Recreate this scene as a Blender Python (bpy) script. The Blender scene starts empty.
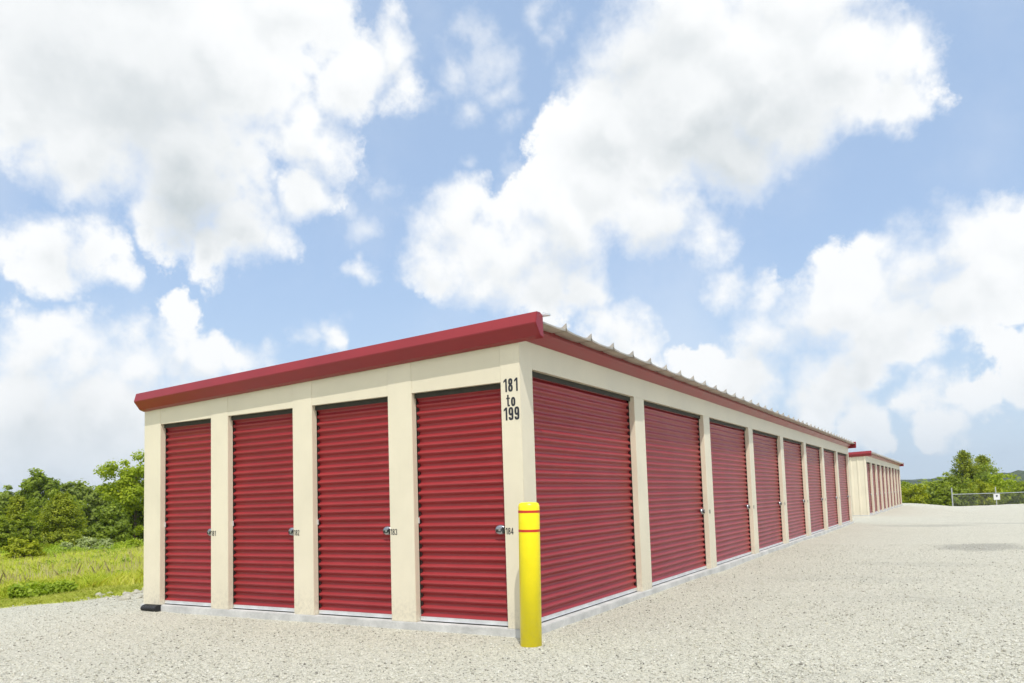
import bpy, math, random
import numpy as np
from mathutils import Vector, Matrix

random.seed(7)
rng = np.random.default_rng(11)
R = math.radians
scene = bpy.context.scene
COL = scene.collection

# ------------------------------------------------------------------ camera
CAM = np.array([3.5338, -6.1989, 1.2032])
Fv = np.array([-0.50478167, 0.85957498, 0.07953816])
Rv = np.array([0.86057968, 0.50831892, -0.03185097])
Uv = np.array([0.06780905, -0.05237114, 0.99632284])
FOC, DY = 760.4222, 97.2841
cam = bpy.data.cameras.new('camera')
camo = bpy.data.objects.new('camera', cam)
COL.objects.link(camo)
M = Matrix.Identity(4)
for i in range(3):
    M[i][0] = Rv[i]; M[i][1] = Uv[i]; M[i][2] = -Fv[i]; M[i][3] = CAM[i]
camo.matrix_world = M
cam.sensor_width = 36
cam.lens = FOC * 36 / 1024
cam.shift_y = DY / 1024
cam.clip_start = 0.05
cam.clip_end = 20000
scene.camera = camo


def direction(px, py):
    d = Fv + Rv * (px - 512) / FOC - Uv * (py - 341.5 - DY) / FOC
    return d / np.linalg.norm(d)


# ------------------------------------------------------------------ node helper
class NT:
    def __init__(s, tree):
        s.t = tree

    def n(s, kind, **kw):
        nd = s.t.nodes.new(kind)
        ins = kw.pop('ins', {})
        for k, v in kw.items():
            setattr(nd, k, v)
        for k, v in ins.items():
            s.put(nd.inputs[k], v)
        return nd

    def put(s, sock, v):
        if isinstance(v, bpy.types.NodeSocket):
            s.t.links.new(v, sock)
        else:
            sock.default_value = v

    def math(s, op, a, b=None, c=None, clamp=False):
        nd = s.t.nodes.new('ShaderNodeMath')
        nd.operation = op
        nd.use_clamp = clamp
        for i, v in enumerate((a, b, c)):
            if v is not None:
                s.put(nd.inputs[i], v)
        return nd.outputs[0]

    def vmath(s, op, a, b=None, scale=None, out=0):
        nd = s.t.nodes.new('ShaderNodeVectorMath')
        nd.operation = op
        s.put(nd.inputs[0], a)
        if b is not None:
            s.put(nd.inputs[1], b)
        if scale is not None:
            s.put(nd.inputs['Scale'], scale)
        return nd.outputs[out]

    def noise(s, vec, scale, detail=4, rough=0.5, dist=0.0, color=False):
        nd = s.n('ShaderNodeTexNoise', ins={'Vector': vec, 'Scale': scale, 'Detail': detail,
                                            'Roughness': rough, 'Distortion': dist})
        return nd.outputs['Color' if color else 'Fac']

    def ramp(s, fac, stops, interp='LINEAR'):
        nd = s.t.nodes.new('ShaderNodeValToRGB')
        nd.color_ramp.interpolation = interp
        el = nd.color_ramp.elements
        while len(el) < len(stops):
            el.new(0.5)
        for e, (p, c) in zip(el, stops):
            e.position = p
            e.color = (c[0], c[1], c[2], 1) if not isinstance(c, (int, float)) else (c, c, c, 1)
        s.put(nd.inputs[0], fac)
        return nd.outputs[0]

    def mix(s, fac, a, b, blend='MIX'):
        nd = s.t.nodes.new('ShaderNodeMix')
        nd.data_type = 'RGBA'
        nd.blend_type = blend
        s.put(nd.inputs[0], fac)
        for sock, v in ((nd.inputs[6], a), (nd.inputs[7], b)):
            s.put(sock, v if isinstance(v, bpy.types.NodeSocket) else (v[0], v[1], v[2], 1))
        return nd.outputs[2]

    def maprange(s, v, a, b, c=0.0, d=1.0, smooth=True):
        nd = s.n('ShaderNodeMapRange', ins={0: v, 1: a, 2: b, 3: c, 4: d})
        nd.interpolation_type = 'SMOOTHSTEP' if smooth else 'LINEAR'
        return nd.outputs[0]


def mat(name):
    m = bpy.data.materials.new(name)
    m.use_nodes = True
    t = NT(m.node_tree)
    b = m.node_tree.nodes['Principled BSDF']
    return m, t, b


def simple(name, col, rough=0.5, metal=0.0, var=0.08, scale=3.0, bump=0.0, bscale=200, spec=0.5, streak=0.0, splash=0.0):
    m, t, b = mat(name)
    co = t.n('ShaderNodeTexCoord').outputs['Object']
    f = t.noise(co, scale, 5, 0.6)
    dark = tuple(c * (1 - var * 1.6) for c in col)
    lite = tuple(min(1, c * (1 + var)) for c in col)
    c = t.mix(t.maprange(f, 0.3, 0.7), dark, lite)
    if streak:
        mp = t.n('ShaderNodeMapping', ins={'Vector': co, 'Scale': (14, 14, 0.7)})
        g = t.noise(mp.outputs[0], 1.0, 5, 0.65)
        c = t.mix(t.math('MULTIPLY', t.maprange(g, 0.5, 0.8), streak), c, tuple(x * 0.6 for x in col))
    if splash:
        ps = t.n('ShaderNodeSeparateXYZ', ins={0: t.n('ShaderNodeNewGeometry').outputs['Position']})
        zf = t.maprange(ps.outputs[2], 0.0, 0.38, 1.0, 0.0)
        sp_ = t.maprange(t.noise(co, 22, 6, 0.75), 0.42, 0.62)
        c = t.mix(t.math('MULTIPLY', t.math('MULTIPLY', zf, sp_), splash), c, (0.36, 0.33, 0.27))
    t.put(b.inputs['Base Color'], c)
    rr = t.math('MULTIPLY_ADD', f, 0.18, rough - 0.09)
    t.put(b.inputs['Roughness'], rr)
    b.inputs['Metallic'].default_value = metal
    b.inputs['Specular IOR Level'].default_value = spec
    if bump:
        bn = t.n('ShaderNodeBump', ins={'Height': t.noise(co, bscale, 3), 'Distance': bump, 'Strength': 1.0})
        t.put(b.inputs['Normal'], bn.outputs[0])
    return m


# ------------------------------------------------------------------ materials
CREAM = (0.675, 0.615, 0.475)
M_cream = simple('cream_painted_steel', CREAM, 0.45, var=0.035, scale=1.3, bump=0.0006, bscale=14, streak=0.10, splash=0.35)
M_cream_h = simple('cream_header_steel', (0.665, 0.605, 0.465), 0.45, var=0.03, scale=1.1, bump=0.0008, bscale=9, streak=0.04)
M_trim = simple('red_painted_trim', (0.24, 0.012, 0.018), 0.33, var=0.05, scale=2, bump=0.0005, bscale=7)
M_galv = simple('galvalume_roof_panel', (0.42, 0.38, 0.32), 0.42, metal=0.35, var=0.12, scale=4, bump=0.0012, bscale=6)
M_alu = simple('aluminium_bottom_bar', (0.72, 0.73, 0.74), 0.38, metal=0.55, var=0.08, scale=5)
M_chrome = simple('steel_latch', (0.42, 0.43, 0.46), 0.30, metal=1.0, var=0.05, scale=20)
M_black = simple('black_rubber', (0.018, 0.017, 0.015), 0.6, var=0.2, scale=8)
M_guide = simple('shade_toned_guide_rail', (0.03, 0.012, 0.012), 0.5, var=0.2, scale=8)  # rail colour darkened to carry the shade of track and rib valleys
M_strip = simple('header_strip', (0.03, 0.028, 0.02), 0.75, var=0.2, scale=10)  # dark plate in place of the gap above the curtain
M_ink = simple('black_vinyl_lettering', (0.015, 0.017, 0.025), 0.5, var=0.1)
M_dark = simple('interior_liner', (0.12, 0.11, 0.1), 0.8)
M_yellow = simple('yellow_bollard_sleeve', (0.88, 0.74, 0.004), 0.32, var=0.03, scale=4, bump=0.0006, bscale=30, streak=0.08, splash=0.07)
M_stripe = simple('red_reflective_tape', (0.5, 0.03, 0.01), 0.35)
M_pipe = simple('black_plastic_pipe', (0.012, 0.012, 0.014), 0.35, var=0.2)
M_post = simple('galvanised_post', (0.42, 0.44, 0.45), 0.4, metal=0.4)
M_wire = simple('galvanised_wire', (0.12, 0.125, 0.12), 0.5, metal=0.3)
M_sign = simple('white_sign', (0.62, 0.62, 0.62), 0.4, var=0.02)
M_bark = simple('bark', (0.10, 0.075, 0.05), 0.9, var=0.3, scale=6, bump=0.01, bscale=20)


def door_red():
    m, t, b = mat('red_corrugated_curtain')
    co = t.n('ShaderNodeTexCoord').outputs['Object']
    f = t.noise(co, 1.4, 5, 0.6)
    oi = t.n('ShaderNodeObjectInfo').outputs['Random']
    c = t.mix(t.maprange(f, 0.3, 0.7), (0.225, 0.014, 0.017), (0.275, 0.019, 0.023))
    c = t.mix(t.math('MULTIPLY', oi, 0.5), c, (0.31, 0.029, 0.034))
    # fine chalky dust in horizontal smears
    mp = t.n('ShaderNodeMapping', ins={'Vector': co, 'Scale': (1.2, 3, 20)})
    g = t.noise(mp.outputs[0], 2.0, 6, 0.7)
    c = t.mix(t.math('MULTIPLY', t.maprange(g, 0.52, 0.75), 0.10), c, (0.5, 0.2, 0.17))
    t.put(b.inputs['Base Color'], c)
    t.put(b.inputs['Roughness'], t.math('MULTIPLY_ADD', g, 0.20, 0.25))
    bn = t.n('ShaderNodeBump', ins={'Height': t.noise(co, 5, 2), 'Distance': 0.0012, 'Strength': 0.5})
    t.put(b.inputs['Normal'], bn.outputs[0])
    return m


M_door = door_red()


def concrete():
    m, t, b = mat('concrete_slab')
    co = t.n('ShaderNodeTexCoord').outputs['Object']
    f = t.noise(co, 2.5, 8, 0.7)
    g = t.noise(co, 45, 4, 0.6)
    c = t.mix(t.maprange(f, 0.3, 0.7), (0.40, 0.40, 0.385), (0.60, 0.595, 0.57))
    c = t.mix(t.math('MULTIPLY', t.maprange(g, 0.5, 0.8), 0.4), c, (0.3, 0.29, 0.27))
    t.put(b.inputs['Base Color'], c)
    b.inputs['Roughness'].default_value = 0.85
    bn = t.n('ShaderNodeBump', ins={'Height': t.math('ADD', f, g), 'Distance': 0.006, 'Strength': 0.7})
    t.put(b.inputs['Normal'], bn.outputs[0])
    return m


M_conc = concrete()

STONE = [(0.0, (0.11, 0.105, 0.085)), (0.10, (0.30, 0.29, 0.235)), (0.35, (0.47, 0.455, 0.375)),
         (0.6, (0.56, 0.545, 0.45)), (0.8, (0.54, 0.51, 0.395)), (1.0, (0.74, 0.73, 0.66))]


def gravel():
    m, t, b = mat('crushed_stone_gravel')
    co = t.n('ShaderNodeTexCoord').outputs['Object']
    wob = t.vmath('ADD', co, t.vmath('SCALE', t.noise(co, 25, 2, color=True), scale=0.03))
    v = t.n('ShaderNodeTexVoronoi', ins={'Vector': wob, 'Scale': 70.0, 'Randomness': 1.0})
    v2 = t.n('ShaderNodeTexVoronoi', ins={'Vector': wob, 'Scale': 135.0, 'Randomness': 1.0})
    s = t.n('ShaderNodeSeparateColor', ins={0: v.outputs['Color']})
    s2 = t.n('ShaderNodeSeparateColor', ins={0: v2.outputs['Color']})
    c1 = t.ramp(s.outputs[0], STONE)
    c2 = t.ramp(s2.outputs[1], STONE)
    c = t.mix(t.maprange(s2.outputs[0], 0.4, 0.6), c1, c2)
    # broad tone changes : compacted, dusty, tan and grey areas
    big = t.noise(co, 0.22, 6, 0.6, 0.4)
    mid = t.noise(co, 1.1, 6, 0.65)
    c = t.mix(t.math('MULTIPLY', t.maprange(big, 0.45, 0.65), 0.30), c, (0.53, 0.51, 0.43))
    c = t.mix(t.math('MULTIPLY', t.maprange(mid, 0.5, 0.72), 0.28), c, (0.38, 0.37, 0.31))
    # wheel-worn bands that run along the lane
    mp = t.n('ShaderNodeMapping', ins={'Vector': co, 'Scale': (0.55, 0.05, 1)})
    ln = t.noise(mp.outputs[0], 1.6, 4, 0.6)
    c = t.mix(t.math('MULTIPLY', t.maprange(ln, 0.5, 0.7), 0.22), c, (0.48, 0.455, 0.36))
    # damp low spots
    for (cx, cy, rx, ry, am) in ((3.75, 12.1, 0.85, 1.2, 0.5), (2.5, 22.7, 1.8, 1.0, 0.32), (6.5, 24.5, 3.5, 0.9, 0.32), (1.9, 5.6, 1.6, .5, .10), (3.2, 3.6, 1.8, .35, .10), (2.9, 8.2, 1.1, .6, .13)):
        mpp = t.n('ShaderNodeMapping', ins={'Vector': t.vmath('ADD', co, t.vmath('SCALE', t.noise(co, 1.6, 4, color=True), scale=0.9)),
                                            'Location': (-(cx + .45) / rx, -(cy + .45) / ry, 0), 'Scale': (1 / rx, 1 / ry, 0)})
        ln_ = t.vmath('LENGTH', mpp.outputs[0], out=1)
        fd = t.math('MULTIPLY', t.maprange(ln_, 0.55, 1.15, 1.0, 0.0), am)
        c = t.mix(fd, c, (0.20, 0.20, 0.18))
    t.put(b.inputs['Base Color'], c)
    b.inputs['Roughness'].default_value = 0.9
    b.inputs['Specular IOR Level'].default_value = 0.25
    h = t.math('ADD', t.math('MULTIPLY', v.outputs['Distance'], -1.0), t.math('MULTIPLY', v2.outputs['Distance'], -0.45))
    bn = t.n('ShaderNodeBump', ins={'Height': h, 'Distance': 0.012, 'Strength': 0.8})
    bn2 = t.n('ShaderNodeBump', ins={'Height': mid, 'Distance': 0.03, 'Strength': 0.5, 'Normal': bn.outputs[0]})
    t.put(b.inputs['Normal'], bn2.outputs[0])
    return m


M_gravel = gravel()


def stone_mat():
    m, t, b = mat('loose_stone')
    r = t.n('ShaderNodeNewGeometry').outputs['Random Per Island']
    co = t.n('ShaderNodeTexCoord').outputs['Object']
    c = t.ramp(r, STONE)
    c = t.mix(t.math('MULTIPLY', t.noise(co, 60, 4), 0.35), c, (0.35, 0.33, 0.29))
    t.put(b.inputs['Base Color'], c)
    b.inputs['Roughness'].default_value = 0.88
    return m


M_stone = stone_mat()


def rock_mat():
    m, t, b = mat('pale_limestone')
    co = t.n('ShaderNodeTexCoord').outputs['Object']
    f = t.noise(co, 9, 8, 0.7)
    c = t.ramp(f, [(0.25, (0.20, 0.185, 0.15)), (0.5, (0.40, 0.38, 0.31)), (0.75, (0.54, 0.52, 0.44))])
    t.put(b.inputs['Base Color'], c)
    b.inputs['Roughness'].default_value = 0.9
    bn = t.n('ShaderNodeBump', ins={'Height': f, 'Distance': 0.03, 'Strength': 0.8})
    t.put(b.inputs['Normal'], bn.outputs[0])
    return m


M_rock = rock_mat()


def earth():
    m, t, b = mat('grassy_earth')
    co = t.n('ShaderNodeTexCoord').outputs['Object']
    a = t.noise(co, 0.35, 7, 0.65)
    d = t.noise(co, 6, 6, 0.7)
    c = t.mix(t.maprange(a, 0.35, 0.65), (0.38, 0.43, 0.06), (0.50, 0.52, 0.11))
    c = t.mix(t.math('MULTIPLY', t.maprange(d, 0.45, 0.75), 0.5), c, (0.14, 0.18, 0.03))
    t.put(b.inputs['Base Color'], c)
    b.inputs['Roughness'].default_value = 1.0
    bn = t.n('ShaderNodeBump', ins={'Height': d, 'Distance': 0.12, 'Strength': 0.8})
    t.put(b.inputs['Normal'], bn.outputs[0])
    return m


M_earth = earth()


def hill_mat():
    m, t, b = mat('wooded_hillside')
    co = t.n('ShaderNodeTexCoord').outputs['Object']
    v = t.n('ShaderNodeTexVoronoi', ins={'Vector': co, 'Scale': 0.09})
    a = t.noise(co, 0.01, 6, 0.6)
    d = t.noise(co, 0.3, 5, 0.7)
    c = t.mix(t.maprange(a, 0.35, 0.65), (0.030, 0.055, 0.018), (0.06, 0.09, 0.022))
    c = t.mix(t.math('MULTIPLY', t.maprange(d, 0.4, 0.7), 0.6), c, (0.09, 0.125, 0.03))
    t.put(b.inputs['Base Color'], c)
    b.inputs['Roughness'].default_value = 1.0
    bn = t.n('ShaderNodeBump', ins={'Height': t.math('ADD', d, t.math('MULTIPLY', v.outputs['Distance'], -0.06)), 'Distance': 6.0, 'Strength': 1.0})
    t.put(b.inputs['Normal'], bn.outputs[0])
    return m


M_hill = hill_mat()


def leaf_mat(name, stops, transl=0.35, rough=0.6):
    m, t, b = mat(name)
    r = t.n('ShaderNodeNewGeometry').outputs['Random Per Island']
    co = t.n('ShaderNodeTexCoord').outputs['Object']
    f = t.noise(co, 0.9, 3, 0.5)
    k = t.math('ADD', t.math('MULTIPLY', r, 0.6), t.math('MULTIPLY', t.maprange(f, 0.3, 0.7), 0.4))
    n = len(stops)
    c = t.ramp(k, [(i / (n - 1), s) for i, s in enumerate(stops)])
    t.put(b.inputs['Base Color'], c)
    b.inputs['Roughness'].default_value = rough
    b.inputs['Specular IOR Level'].default_value = 0.3
    tr = t.n('ShaderNodeBsdfTranslucent', ins={'Color': t.mix(1.0, c, (1.25, 1.3, 0.6), 'MULTIPLY')})
    mx = t.n('ShaderNodeMixShader', ins={0: transl, 1: b.outputs[0], 2: tr.outputs[0]})
    out = [x for x in m.node_tree.nodes if x.type == 'OUTPUT_MATERIAL'][0]
    t.put(out.inputs[0], mx.outputs[0])
    return m


LM = {
    'bright': leaf_mat('bright_green_leaves', [(0.200, 0.259, 0.012), (0.315, 0.394, 0.017), (0.443, 0.498, 0.030)], 0.45),
    'mid': leaf_mat('mid_green_leaves', [(0.144, 0.193, 0.015), (0.224, 0.284, 0.021), (0.324, 0.377, 0.029)], 0.42),
    'dark': leaf_mat('dark_green_leaves', [(0.117, 0.168, 0.015), (0.192, 0.258, 0.022), (0.276, 0.340, 0.028)], 0.38),
    'cedar': leaf_mat('cedar_needles', [(0.131, 0.172, 0.012), (0.235, 0.280, 0.015), (0.409, 0.432, 0.026)], 0.35),
    'grey': leaf_mat('grey_green_leaves', [(0.244, 0.301, 0.105), (0.363, 0.423, 0.179), (0.522, 0.557, 0.284)], 0.4),
    'far': leaf_mat('far_green_leaves', [(0.160, 0.214, 0.037), (0.236, 0.296, 0.047), (0.312, 0.377, 0.063)], 0.4),
    'yellow': leaf_mat('yellow_green_leaves', [(0.211, 0.247, 0.011), (0.313, 0.348, 0.015), (0.427, 0.440, 0.026)], 0.45),
}
M_grass = leaf_mat('meadow_blades', [(0.425, 0.528, 0.050), (0.562, 0.624, 0.080), (0.650, 0.648, 0.120), (0.800, 0.720, 0.240)], 0.45, 0.7)
M_turf = leaf_mat('short_turf_blades', [(0.338, 0.413, 0.060), (0.468, 0.500, 0.090), (0.598, 0.575, 0.180)], 0.35, 0.7)
M_weed = leaf_mat('weed_leaves', [(0.175, 0.264, 0.018), (0.275, 0.372, 0.027), (0.375, 0.456, 0.045)], 0.4, 0.6)
M_seed = leaf_mat('seed_heads', [(0.50, 0.40, 0.22), (0.58, 0.48, 0.30), (0.62, 0.55, 0.36)], 0.4, 0.8)


# ------------------------------------------------------------------ mesh helpers
def tag(o, label=None, cat=None, group=None, kind=None):
    if label: o['label'] = label
    if cat: o['category'] = cat
    if group: o['group'] = group
    if kind: o['kind'] = kind
    return o


def link(name, mesh, parent=None, loc=(0, 0, 0), rz=0.0):
    o = bpy.data.objects.new(name, mesh)
    COL.objects.link(o)
    o.location = loc
    o.rotation_euler = (0, 0, rz)
    o.parent = parent
    return o


def empty(name, loc, rz=0.0):
    o = bpy.data.objects.new(name, None)
    COL.objects.link(o)
    o.location = loc
    o.rotation_euler = (0, 0, rz)
    o.empty_display_size = 0.2
    return o


class MB:
    def __init__(s):
        s.v = []; s.f = []

    def quadbox(s, x0, x1, y0, y1, z0, z1, z1b=None, z0b=None):
        # box; z1 at x0 and z1b at x1 (sloping top)
        if z1b is None: z1b = z1
        if z0b is None: z0b = z0
        n = len(s.v)
        s.v += [(x0, y0, z0), (x1, y0, z0b), (x1, y1, z0b), (x0, y1, z0), (x0, y0, z1), (x1, y0, z1b), (x1, y1, z1b), (x0, y1, z1)]
        s.f += [tuple(n + i for i in q) for q in ((0, 3, 2, 1), (4, 5, 6, 7), (0, 1, 5, 4), (1, 2, 6, 5), (2, 3, 7, 6), (3, 0, 4, 7))]
        return s

    def prism(s, poly, fn0, fn1):
        # extrude a 2-D outline between two placing functions
        n = len(s.v); k = len(poly)
        s.v += [fn0(*p) for p in poly] + [fn1(*p) for p in poly]
        s.f += [(n + i, n + (i + 1) % k, n + k + (i + 1) % k, n + k + i) for i in range(k)]
        s.f += [tuple(n + i for i in reversed(range(k))), tuple(n + k + i for i in range(k))]
        return s

    def tube(s, p0, p1, r0, r1=None, seg=10, cap=True):
        r1 = r0 if r1 is None else r1
        a = Vector(p0); b = Vector(p1)
        d = (b - a).normalized()
        up = Vector((0, 0, 1)) if abs(d.z) < 0.9 else Vector((1, 0, 0))
        e1 = d.cross(up).normalized(); e2 = d.cross(e1)
        n = len(s.v)
        for (c, r) in ((a, r0), (b, r1)):
            for i in range(seg):
                t = 2 * math.pi * i / seg
                s.v.append(tuple(c + e1 * math.cos(t) * r + e2 * math.sin(t) * r))
        s.f += [(n + i, n + (i + 1) % seg, n + seg + (i + 1) % seg, n + seg + i) for i in range(seg)]
        if cap:
            s.f += [tuple(n + i for i in range(seg)), tuple(n + seg + i for i in range(seg))]
        return s

    def lathe(s, prof, c=(0, 0, 0), seg=48):
        n = len(s.v); k = len(prof)
        for (r, z) in prof:
            for i in range(seg):
                t = 2 * math.pi * i / seg
                s.v.append((c[0] + r * math.cos(t), c[1] + r * math.sin(t), c[2] + z))
        for j in range(k - 1):
            s.f += [(n + j * seg + i, n + j * seg + (i + 1) % seg, n + (j + 1) * seg + (i + 1) % seg, n + (j + 1) * seg + i) for i in range(seg)]
        s.f += [tuple(n + (k - 1) * seg + i for i in range(seg)), tuple(n + i for i in reversed(range(seg)))]
        return s

    def mesh(s, name, m, smooth=False, fix=True, bevel=0):
        me = bpy.data.meshes.new(name)
        me.from_pydata([tuple(map(float, v)) for v in s.v], [], s.f)
        me.materials.append(m)
        if fix or bevel:
            import bmesh
            bm = bmesh.new(); bm.from_mesh(me)
            if fix: bmesh.ops.recalc_face_normals(bm, faces=bm.faces)
            if bevel:
                bmesh.ops.bevel(bm, geom=[e for e in bm.edges if len(e.link_faces) == 2 and e.calc_face_angle(0) > 0.5],
                                offset=bevel, segments=2, affect='EDGES', clamp_overlap=True)
            bm.to_mesh(me); bm.free()
        if smooth:
            me.shade_smooth()
        return me

    def build(s, name, m, parent=None, loc=(0, 0, 0), rz=0.0, **kw):
        return link(name, s.mesh(name, m, **kw), parent, loc, rz)


def np_mesh(name, verts, faces_n, m, k):
    """verts (N,3); every face has k consecutive vertices"""
    me = bpy.data.meshes.new(name)
    nv = len(verts); nf = nv // k
    me.vertices.add(nv); me.vertices.foreach_set('co', np.ascontiguousarray(verts, dtype=np.float32).ravel())
    me.loops.add(nf * k); me.loops.foreach_set('vertex_index', np.arange(nf * k, dtype=np.int32))
    me.polygons.add(nf)
    me.polygons.foreach_set('loop_start', np.arange(nf, dtype=np.int32) * k)
    me.polygons.foreach_set('loop_total', np.full(nf, k, dtype=np.int32))
    me.update(calc_edges=True)
    me.materials.append(m)
    return me


# ------------------------------------------------------------------ terrain
def S(t):
    t = np.clip(t, 0, 1)
    return t * t * (3 - 2 * t)


def ylim(x):
    return 62.9 + np.maximum(0, x - 2.8) * 1.25


def wig(x, y):
    return (0.010 * np.sin(1.7 * x + 0.6 * y) + 0.008 * np.sin(0.9 * x - 1.3 * y + 1) + 0.005 * np.sin(3.1 * x + 2.3 * y + 2))


def H(x, y):
    x = np.asarray(x, float); y = np.asarray(y, float)
    a = np.maximum(0, -8.4 - x)
    b = np.maximum(0, y - ylim(x))
    c = np.maximum(0, x - 34)
    h = -0.078 - 0.40 * S((y - 15) / 45) * S((x + 1.3) / 5.6)
    h = h - 2.0 * (1 - np.exp(-a * 0.034 / 2.0)) - 4.5 * (1 - np.exp(-b / 30)) - 3 * (1 - np.exp(-c / 60))
    near = S((np.hypot(x - 0, y) - 0.5) / 3.0)
    return h + wig(x, y) * near * (1 + 2 * S(a / 10))


def sheet(name, xs, ys, zf, m, mask=None):
    X, Y = np.meshgrid(xs, ys)
    Z = zf(X, Y)
    V = np.stack([X, Y, Z], -1).reshape(-1, 3)
    nx, ny = len(xs), len(ys)
    i = np.arange(nx - 1); j = np.arange(ny - 1)
    I, J = np.meshgrid(i, j)
    q = np.stack([J * nx + I, J * nx + I + 1, (J + 1) * nx + I + 1, (J + 1) * nx + I], -1).reshape(-1, 4)
    if mask is not None:
        cx = X[:-1, :-1].ravel(); cy = Y[:-1, :-1].ravel()
        q = q[mask(cx, cy)]
    me = bpy.data.meshes.new(name)
    me.from_pydata(V.tolist(), [], q.tolist())
    me.materials.append(m)
    me.shade_smooth()
    return link(name, me)


def edge_left(y):
    return -8.12 + 0.22 * np.sin(y * 0.9) + 0.10 * np.sin(y * 2.7 + 1) + 0.05 * np.sin(y * 7.1)


def ground_z(x, y):
    inside = (S((x - edge_left(y)) / 0.5)) * S((ylim(x) + 0.2 - y) / 1.0) * S((33 - x) / 1) * S((y + 24) / 1)
    return H(x, y) - 0.05 * inside


gx = np.unique(np.concatenate([-np.geomspace(14, 2600, 60), np.arange(-14, -6, 0.2), np.arange(-6, 36, 1.0), np.geomspace(36, 2600, 50)]))
gy = np.unique(np.concatenate([-np.geomspace(26, 2600, 40), np.arange(-26, -3, 1.0), np.arange(-3, 20, 0.3), np.arange(20, 100, 0.8), np.geomspace(100, 2600, 60)]))
tag(sheet('ground', gx, gy, ground_z, M_earth), kind='structure')

# gravel lot: same height field, its own finer sheet with an uneven left border
u = np.concatenate([np.linspace(0, 1, 26) ** 1.3 * 3, np.arange(3.25, 41, 0.4)])
v = np.concatenate([np.arange(-24, -4, 1.0), np.arange(-4, 14, 0.2), np.arange(14, 110, 0.6)])
UU, VV = np.meshgrid(u, v)
XX = edge_left(VV) + UU
YY = np.minimum(VV, 1e9)
ZZ = H(XX, YY) + 0.006 - 0.03 * (1 - S(UU / 0.25))
me = bpy.data.meshes.new('gravel_lot')
nx = len(u)
qq = []
for j in range(len(v) - 1):
    for i in range(nx - 1):
        if v[j] < ylim(float(XX[j, i])) and XX[j, i] < 33:
            qq.append((j * nx + i, j * nx + i + 1, (j + 1) * nx + i + 1, (j + 1) * nx + i))
me.from_pydata(np.stack([XX, YY, ZZ], -1).reshape(-1, 3).tolist(), [], qq)
me.materials.append(M_gravel); me.shade_smooth()
tag(link('gravel_lot', me), kind='structure')

# loose stones lying on the gravel (no two alike, nobody could count them)
OCT = np.array([[1, 0, 0], [0, 1, 0], [-1, 0, 0], [0, -1, 0], [0, 0, 1], [0, 0, -1]], float)
OF = [(0, 1, 4), (1, 2, 4), (2, 3, 4), (3, 0, 4), (1, 0, 5), (2, 1, 5), (3, 2, 5), (0, 3, 5)]


def scatter_stones(N):
    dist = 4.4 + 15 * rng.random(N) ** 1.5
    ang = (rng.random(N) - 0.5) * 1.75
    fx = np.array([-0.506, 0.862]); rx = np.array([0.862, 0.506])
    dx = np.cos(ang)[:, None] * fx + np.sin(ang)[:, None] * rx
    P = CAM[:2] + dx * dist[:, None]
    ok = (P[:, 0] > edge_left(P[:, 1]) + .05) & ~((P[:, 0] < 0.05) & (P[:, 0] > -5.85) & (P[:, 1] > -0.05)) & (np.hypot(P[:, 0] - .203, P[:, 1] + .31) > .11)
    P = P[ok]; n = len(P)
    r = 0.0038 + 0.0085 * rng.random(n) ** 2.4
    sc = r[:, None, None] * (0.65 + 0.7 * rng.random((n, 6, 1)))
    V = OCT[None] * sc + rng.normal(0, 0.18, (n, 6, 3)) * r[:, None, None]
    V[:, :, 2] *= 0.75
    th = rng.random(n) * 6.28
    c, s_ = np.cos(th), np.sin(th)
    x = V[:, :, 0] * c[:, None] - V[:, :, 1] * s_[:, None]
    y = V[:, :, 0] * s_[:, None] + V[:, :, 1] * c[:, None]
    V = np.stack([x + P[:, :1], y + P[:, 1:2], V[:, :, 2] + (H(P[:, 0], P[:, 1]) + 0.007 + r * 0.25)[:, None]], -1)
    base = (np.arange(n) * 6)[:, None, None]
    F = (base + np.array(OF)[None]).reshape(-1, 3)
    me = bpy.data.meshes.new('gravel_stones')
    me.vertices.add(n * 6); me.vertices.foreach_set('co', V.astype(np.float32).ravel())
    nf = len(F)
    me.loops.add(nf * 3); me.loops.foreach_set('vertex_index', F.astype(np.int32).ravel())
    me.polygons.add(nf); me.polygons.foreach_set('loop_start', np.arange(nf, dtype=np.int32) * 3)
    me.polygons.foreach_set('loop_total', np.full(nf, 3, dtype=np.int32))
    me.update(calc_edges=True); me.materials.append(M_stone)
    return link('gravel_stones', me)


tag(scatter_stones(110000), 'pale crushed stone scattered over the gravel lot', 'gravel', kind='stuff')


# ------------------------------------------------------------------ lettering
def _ring(cx, cy, rx, ry, t, a0=0.0, a1=360.0, n=28, p=2.6):
    """closed or open heavy stroke following a squarish ellipse, outer edge at rx, ry"""
    out = []
    def q(a, rx_, ry_):
        c, s_ = math.cos(a), math.sin(a)
        k = (abs(c) ** p + abs(s_) ** p) ** (-1 / p)
        return (cx + rx_ * c * k, cy + ry_ * s_ * k)
    for k in range(n):
        a, b_ = R(a0 + (a1 - a0) * k / n), R(a0 + (a1 - a0) * (k + 1) / n)
        out.append([q(a, rx, ry), q(b_, rx, ry), q(b_, rx - t, ry - t * .72), q(a, rx - t, ry - t * .72)])
    return out


def _box(x0, y0, x1, y1):
    return [[(x0, y0), (x1, y0), (x1, y1), (x0, y1)]]


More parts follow.
